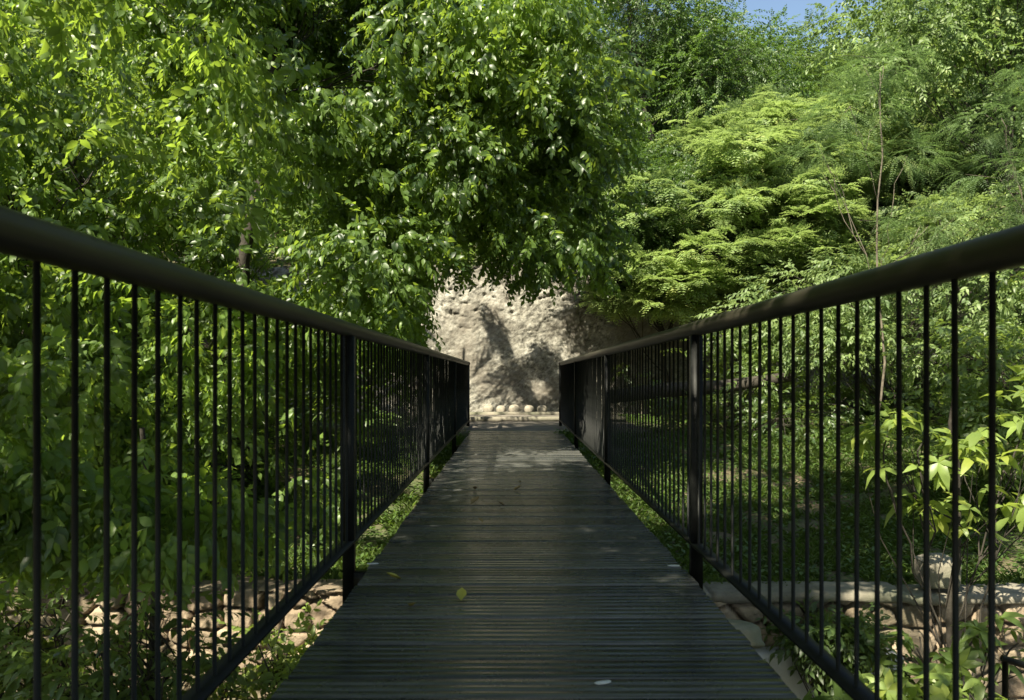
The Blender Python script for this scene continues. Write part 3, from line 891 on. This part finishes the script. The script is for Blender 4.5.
tree('feathery_sapling', 'slender sapling with a bare pale stem and soft pale fronds above the right railing', 'sapling', (5.35, 12.0, gz(5.35, 12.0)),
     [(5.0, 12.0, 4.9, 0.7, 0.5, 0.28), (5.9, 12.1, 4.2, 0.5, 0.5, 0.2), (4.6, 12.1, 4.3, 0.6, 0.5, 0.25), (6.1, 11.9, 3.1, 0.6, 0.4, 0.25), (5.5, 12, 5.5, 0.6, .5, .25)],
     0, 210, 'frond_fine', 'pale', seed=34, bark='bark', thresh=0, trunk_r=0.022, droop=0.15, roll=0.25, top=(5.45, 12, 5.4), scale=1.0, val=0.75, twigs=0.03, group=GR_TREES)
tree('feathery_sapling', 'blue green feathery sapling at the right edge above the handrail', 'sapling', (7.6, 11.6, gz(7.6, 11.6)),
     [(7.2, 11.6, 3.9, 0.9, 0.6, 0.3), (7.7, 11.5, 3.3, 0.8, 0.6, 0.3), (7.0, 11.6, 4.6, 0.7, 0.6, 0.25), (7.9, 11.6, 5.3, .9, .6, .3)],
     0, 220, 'frond_fine', 'pale', seed=35, bark='bark', thresh=0, trunk_r=0.04, droop=0.2, roll=0.25, top=(7.5, 11.6, 5.1), val=0.5, twigs=0.03)
tree('leafy_shrub', 'bright shrub heaped behind the right railing under the pale sapling', 'shrub', (6.4, 13.4, gz(6.4, 13.4)),
     [(6.0, 13.4, 1.9, 1.8, 1.2, 1.2), (7.6, 13.2, 2.4, 1.6, 1.2, 1.5), (4.9, 14.0, 1.6, 1.1, 0.9, 0.9)],
     60, 3600, 'bush', 'feather', size=(0.4, 0.8), flat=0.6, seed=36, thresh=0.40, trunk_r=0.05, droop=0.2, val=0.45)
tree('leafy_shrub', 'leafy shrub at the right edge behind the nearest balusters', 'shrub', (6.6, 9.2, gz(6.6, 9.2)),
     [(6.2, 9.2, 0.8, 1.5, 1.2, 0.9), (7.4, 9.8, 1.6, 1.3, 1.1, 1.2)],
     45, 2600, 'bush', 'shrub', size=(0.35, 0.7), flat=0.7, seed=37, thresh=0.42, trunk_r=0.04, droop=0.25, val=0.55)
tree('leafy_shrub', 'shaded shrub beside the far end of the right railing', 'shrub', (3.6, 13.8, gz(3.6, 13.8)),
     [(3.5, 14.0, 0.9, 1.3, 0.8, 0.8), (2.6, 15.4, 1.2, 0.5, 0.5, 0.8), (4.6, 13.2, 0.5, 1.0, 0.7, 0.6)],
     34, 1700, 'bush', 'shrub', size=(0.3, 0.6), flat=0.7, seed=38, thresh=0.36, trunk_r=0.04, droop=0.25, val=0.35)
tree('young_tree', 'young tree with long drooping leaves right behind the right railing', 'young tree', (3.35, 6.15, gz(3.35, 6.15)),
     [(3.0, 6.0, 0.35, 0.5, 0.4, 0.3), (3.7, 6.1, 0.2, 0.45, 0.4, 0.3), (2.75, 5.9, 0.55, 0.3, 0.3, 0.15), (3.9, 6.0, 0.75, 0.35, 0.35, 0.25), (3.3, 6.0, -0.1, 0.45, 0.4, 0.2)],
     0, 95, 'whorl', 'fig_bright', seed=39, thresh=0, trunk_r=0.045, droop=0.25, roll=0.3, top=(3.35, 6.1, 0.9), scale=0.85, val=0.5, twigs=0.3, limbs=7)
tree('broadleaf_tree', 'big-leaved tree at the top right corner', 'tree', (9.8, 14.8, gz(9.8, 14.8)),
     [(9.2, 14.8, 7.2, 2.2, 1.6, 2.2), (7.6, 15.2, 7.4, 1.4, 1.2, 1.3), (10.6, 14.6, 5.2, 1.8, 1.4, 1.8)],
     60, 3000, 'hill', 'hill', size=(0.55, 1.0), seed=40, thresh=0.40, trunk_r=0.15, scale=0.62)
# shade and cover right of the camera
tree('broadleaf_tree', 'tree on the right bank behind the camera', 'tree', (6.2, -3.2, gz(6.2, -3.2)),
     [(5.4, -3.2, 5.0, 2.8, 2.6, 2.4)], 40, 2400, 'hill', 'fig', size=(0.7, 1.2), seed=41, thresh=0.34, trunk_r=0.2)

# -- hillside trees
hill_spec = [
    (11.0, 28, 5.2, 3.2, 'grey green flat-topped tree under the patch of sky'),
    (15.0, 30, 6.6, 3.4, 'olive round tree on the hillside at the upper right'),
    (19.5, 27, 6.0, 3.4, 'darker tree on the hillside at the right edge'),
    (6.5, 30, 5.0, 3.0, 'tree half hidden behind the dark small-leaved tree'),
    (13.0, 23, 4.0, 2.8, 'mid green tree on the slope right of the feathery trees'),
    (17.0, 21, 4.6, 3.0, 'tree on the slope behind the big-leaved corner tree'),
    (0.5, 26, 5.0, 3.2, 'tree on the slope straight above the rock wall'),
    (-5.0, 26, 8.0, 3.6, 'tree on the slope above the left part of the rock wall'),
    (-11.0, 23, 5.4, 3.4, 'tall tree on the left slope behind the leafy crowns'),
    (-16.0, 17, 5.0, 3.2, 'tree on the left slope at the edge of the picture'),
    (22.0, 34, 7.0, 4.0, 'tree far up the hillside on the right'),
    (12.5, 38, 6.2, 4.0, 'faded tree on the skyline below the sky patch'),
    (2.8, 31, 7.5, 4.0, 'tall tree seen through the gaps between the tall leafy tree and the dark one'),
    (-2.5, 34, 8.0, 4.4, 'tall tree far behind the crown that hangs over the bridge'),
    (6.0, 25.5, 5.5, 3.0, 'leafy tree directly behind the dark small-leaved tree'),
]
for q, (hx, hy, hh, hr, lab) in enumerate(hill_spec):
    g0 = gz(hx, hy)
    if q in (11, 0, 1): hh -= 1.6
    kd, mt, sc, fl = [('frond_big', 'hill', 1.1, 0.35), ('hill', 'hill', 0.8, 0.8), ('hill', 'dark', 0.8, 0.9)][q % 3]
    tree('hillside_tree', lab, 'tree', (hx, hy, g0),
         [(hx, hy, g0 + hh * 0.62, hr, hr * 0.8, hh * 0.45), (hx - hr * 0.4, hy - 1.2, g0 + hh * 0.35, hr * 0.9, hr * 0.6, hh * 0.35)],
         60, 2100, kd, mt, size=(0.7, 1.2), flat=fl, seed=60 + q, thresh=0.33, trunk_r=0.18, scale=sc, droop=0.15, val=0.3 + 0.08 * (q % 4), twigs=0.1,
         group='trees on the hillside behind the wall')

# -- low plants
low = [
    (-1.95, 4.5, -0.85, 0.5, 'bush', 'shrub', 'glossy bush low outside the left railing, nearest to the camera'),
    (-1.5, 5.6, -1.25, 0.42, 'bush', 'fig_bright', 'small bush beside the left deck edge in the stream bed'),
    (-2.8, 5.2, -1.0, 0.6, 'bush', 'shrub', 'light green bush at the foot of the left stone wall'),
    (-3.9, 4.8, -0.75, 0.6, 'fig', 'shrub', 'bush against the left stone wall near the picture edge'),
    (1.78, 4.45, -0.98, 0.30, 'whorl', 'shrub', 'long-leaved plant right below the right deck edge'),
    (2.35, 4.6, -1.0, 0.38, 'whorl', 'fig_bright', 'sunlit long-leaved plant low behind the right balusters'),
    (3.0, 5.5, -1.1, 0.5, 'whorl', 'shrub', 'plant in front of the right stone wall under the young tree'),
    (2.5, 6.25, -1.05, 0.28, 'bush', 'shrub', 'light bush rising over the coping of the right stone wall'),
]
for q, (x_, y_, zc, rr0, kd, mt, lab) in enumerate(low):
    g0 = gz(x_, y_)
    tree('low_plant', lab, 'plant', (x_, y_, g0), [(x_, y_, zc, rr0, rr0, rr0 * 0.75)], 12 if kd != 'whorl' else 8, 360 if kd != 'whorl' else 45, kd, mt, size=(rr0 * .3, rr0 * .5), seed=90 + q,
         thresh=0.35 if kd != 'whorl' else 0, trunk_r=0.018, droop=0.15, twigs=0.7, limbs=10, val=0.5, scale=0.9, clear=corridor, group='low plants beside the bridge')

# bush row close behind the left bank wall and by the wall's left end
tree('leafy_shrub', 'shrub on the grass bank left of the bridge', 'shrub', (-3.2, 10.6, gz(-3.2, 10.6)),
     [(-2.9, 10.8, 0.5, 0.9, 1.4, 0.8), (-3.9, 9.0, 0.5, 1.2, 1.0, 0.9)], 30, 1700, 'bush', 'fig', size=(0.3, 0.55), seed=43, thresh=0.36, trunk_r=0.03, droop=0.2, clear=clr)

# bare stems at the wall
e = empty('bare_stem', (2.95, 18.4, 0.0))
b = MB(); limb(b, (0, 0, -0.2), (0.02, 0.1, 3.4), 0.022, 0.012, rng, 8, 0.01, 6)
o = b.build('stem', M['bark'], e, smooth=True)
tag(e, 'straight thin bare stem standing before the shaded part of the rock wall', 'stem')
e = empty('bare_stem', (3.4, 17.6, 0.0))
b = MB(); limb(b, (0, 0, -0.2), (0.15, 0.1, 2.9), 0.018, 0.008, rng, 8, 0.06, 6)
b.build('stem', M['bark'], e, smooth=True)
tag(e, 'crooked thin stem just right of the straight bare stem', 'stem')

# dark fallen trunk on the right bank
b = MB()
b.tube([(-1.4, 0.2, -0.12), (-0.5, 0.05, 0.0), (0.5, 0, 0.06), (1.5, -0.1, 0.22)], [0.11, 0.12, 0.11, 0.08], 12)
tag(b.build('fallen_log', M['bark_dark'], smooth=True, loc=(3.0, 13.2, 0.68)), 'dark fallen trunk lying across the shaded bank behind the right railing', 'log')

# ---------------------------------------------------------------- ground cover
def scatter_cover(name, mat, n, xr, yr, Lf, W, kindlab, seed, up=0.9, mask=None, blade=False, hover=0.0):
    rg = np.random.default_rng(seed)
    x = rg.uniform(*xr, n); y = rg.uniform(*yr, n)
    dens = vnoise(x * 1.4, y * 1.4, seed=seed) * 0.6 + vnoise(x * 4, y * 4, seed=seed + 1) * 0.4
    keep = dens > 0.36
    if mask is not None: keep &= mask(x, y)
    x, y = x[keep], y[keep]; n = len(x)
    z = ground_z(x, y) - 0.01 + hover * rg.uniform(0, 1, n)
    yaw = rg.uniform(0, 2 * math.pi, n); pit = rg.uniform(0.2, 1.35, n) if blade else rg.uniform(-0.2, 0.8, n)
    s = rg.uniform(0.6, 1.3, n)
    V, F = leaf(Lf, W, 0.5 if blade else 0.2, 0.2, True)
    cy, sy, cp, sp = np.cos(yaw), np.sin(yaw), np.cos(pit), np.sin(pit)
    Rm = np.zeros((n, 3, 3))
    Rm[:, :, 0] = np.stack([cy, sy, 0 * cy], -1)
    Rm[:, :, 1] = np.stack([-sy * cp, cy * cp, sp], -1)
    Rm[:, :, 2] = np.stack([sy * sp, -cy * sp, cp], -1)
    VV = np.einsum('nij,vj->nvi', Rm, V) * s[:, None, None] + np.stack([x, y, z], -1)[:, None, :]
    FF = F[None] + (np.arange(n) * 4)[:, None, None]
    b = MB(); b.add(VV.reshape(-1, 3), FF.reshape(-1, 3), np.repeat(np.clip(rg.normal(0.5, 0.2, n), 0, 0.95), 4))
    return tag(b.build(name, M[mat]), kindlab[0], kindlab[1], kind='stuff')


off = lambda x, y: (np.abs(x) > 0.70) & ~((x > -1.9) & (x < 2.3) & (y > 13.3) & (y < 19.4))
scatter_cover('grass', 'grass', 150000, (-6, 7), (BANK_Y + 0.15, 14), 0.11, 0.010, ('short green grass on the banks either side of the bridge', 'grass'), 51, mask=off, blade=True)
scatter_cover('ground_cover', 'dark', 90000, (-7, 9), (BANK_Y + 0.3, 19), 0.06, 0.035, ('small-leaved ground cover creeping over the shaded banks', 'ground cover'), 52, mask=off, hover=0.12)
scatter_cover('hill_undergrowth', 'hill', 90000, (-22, 26), (19.8, 42), 0.35, 0.16, ('undergrowth covering the slope above the wall', 'undergrowth'), 53, hover=0.8)
scatter_cover('hill_undergrowth', 'hill', 50000, (-24, -6.5), (2, 20), 0.24, 0.11, ('undergrowth on the slope at the left', 'undergrowth'), 55, hover=0.7)
scatter_cover('hill_undergrowth', 'hill', 50000, (7.5, 26), (2, 20), 0.24, 0.11, ('undergrowth on the slope at the right', 'undergrowth'), 56, hover=0.7)
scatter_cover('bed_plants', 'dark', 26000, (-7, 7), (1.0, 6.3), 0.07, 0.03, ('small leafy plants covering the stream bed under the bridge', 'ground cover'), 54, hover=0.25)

# loose stones in the bed
rg = np.random.default_rng(8)
b = MB()
for q in range(420):
    x_ = rg.uniform(-6, 6); y_ = rg.uniform(3.0, 6.6)
    s_ = rg.uniform(0.04, 0.15)
    blob(b, (x_, y_, gz(x_, y_) + s_ * 0.3), (s_, s_ * rg.uniform(.7, 1.2), s_ * rg.uniform(.5, .8)), 10, q, 0.2, 0.6, rg.uniform(0, 1))
tag(b.build('loose_stones', M['rubble'], smooth=True), 'loose stones in the stream bed under the bridge', 'stones', kind='stuff')

# fallen leaves on the boards
m, N, L, P = new_mat('dry_leaf')
at = N.new('ShaderNodeAttribute'); at.attribute_name = 'rnd'
r = ramp(N, [(0, (0.17, 0.11, 0.05)), (0.5, (0.26, 0.18, 0.05)), (1, (0.36, 0.33, 0.05))])
L.new(at.outputs['Fac'], r.inputs[0]); L.new(r.outputs[0], P.inputs['Base Color']); P.inputs['Roughness'].default_value = 0.7
M['dry'] = m
fl = [(462, 602, 0.075, 1.0, 'greenish yellow fallen leaf lying nearest to the middle of the deck'),
      (403, 580, 0.075, 0.95, 'yellow fallen leaf left of the middle of the deck'),
      (410, 607, 0.055, 0.7, 'dull yellow fallen leaf just below the other yellow one'),
      (472, 505, 0.10, 0.15, 'curled brown fallen leaf, largest of the brown ones'),
      (506, 506, 0.06, 0.1, 'small brown leaf right of the largest brown one'),
      (476, 490, 0.07, 0.2, 'dark leaf farther up the deck, left of the centre'),
      (514, 491, 0.08, 0.25, 'flat dark leaf farther up the deck, near the centre'),
      (484, 523, 0.05, 0.3, 'tiny pale brown leaf below the largest brown one'),
      (522, 483, 0.045, 0.3, 'tiny leaf farthest up the deck')]
for q, (u, v, s_, cval, lab) in enumerate(fl):
    Yd = 810 * EYE / (v - 376)
    s_ *= 0.95; V, F = leaf(s_, s_ * 0.6, -0.45, 0.75)
    b = MB(); b.add(V, F, cval)
    o = b.build('fallen_leaf', M['dry'], smooth=True, loc=((u - 513) / 810 * Yd, Yd, 0.006))
    o.rotation_euler = (0, 0, q * 1.9)
    tag(o, lab, 'leaf', 'fallen leaves on the deck')
# small pale chips / droppings
m, N, L, P = new_mat('pale_chip')
P.inputs['Base Color'].default_value = (0.55, 0.56, 0.55, 1); P.inputs['Roughness'].default_value = 0.7
M['chip'] = m
for q, (u, v, s_, lab) in enumerate([(675, 566, 0.03, 'pale chip at the right edge of the deck near the post'), (374, 564, 0.028, 'pale chip at the left edge of the deck near the post'),
                                     (604, 683, 0.028, 'pale bird dropping on the nearest boards')]):
    Yd = 810 * EYE / (v - 376)
    b = MB(); blob(b, (0, 0, 0), (s_, s_ * 0.42, 0.003), 12, q + 5, 0.3, 0.9)
    o = b.build('pale_chip', M['chip'], smooth=True, loc=((u - 513) / 810 * Yd, Yd, 0.003))
    o.rotation_euler = (0, 0, 0.2 * q)
    tag(o, lab, 'chip', 'pale specks on the deck')
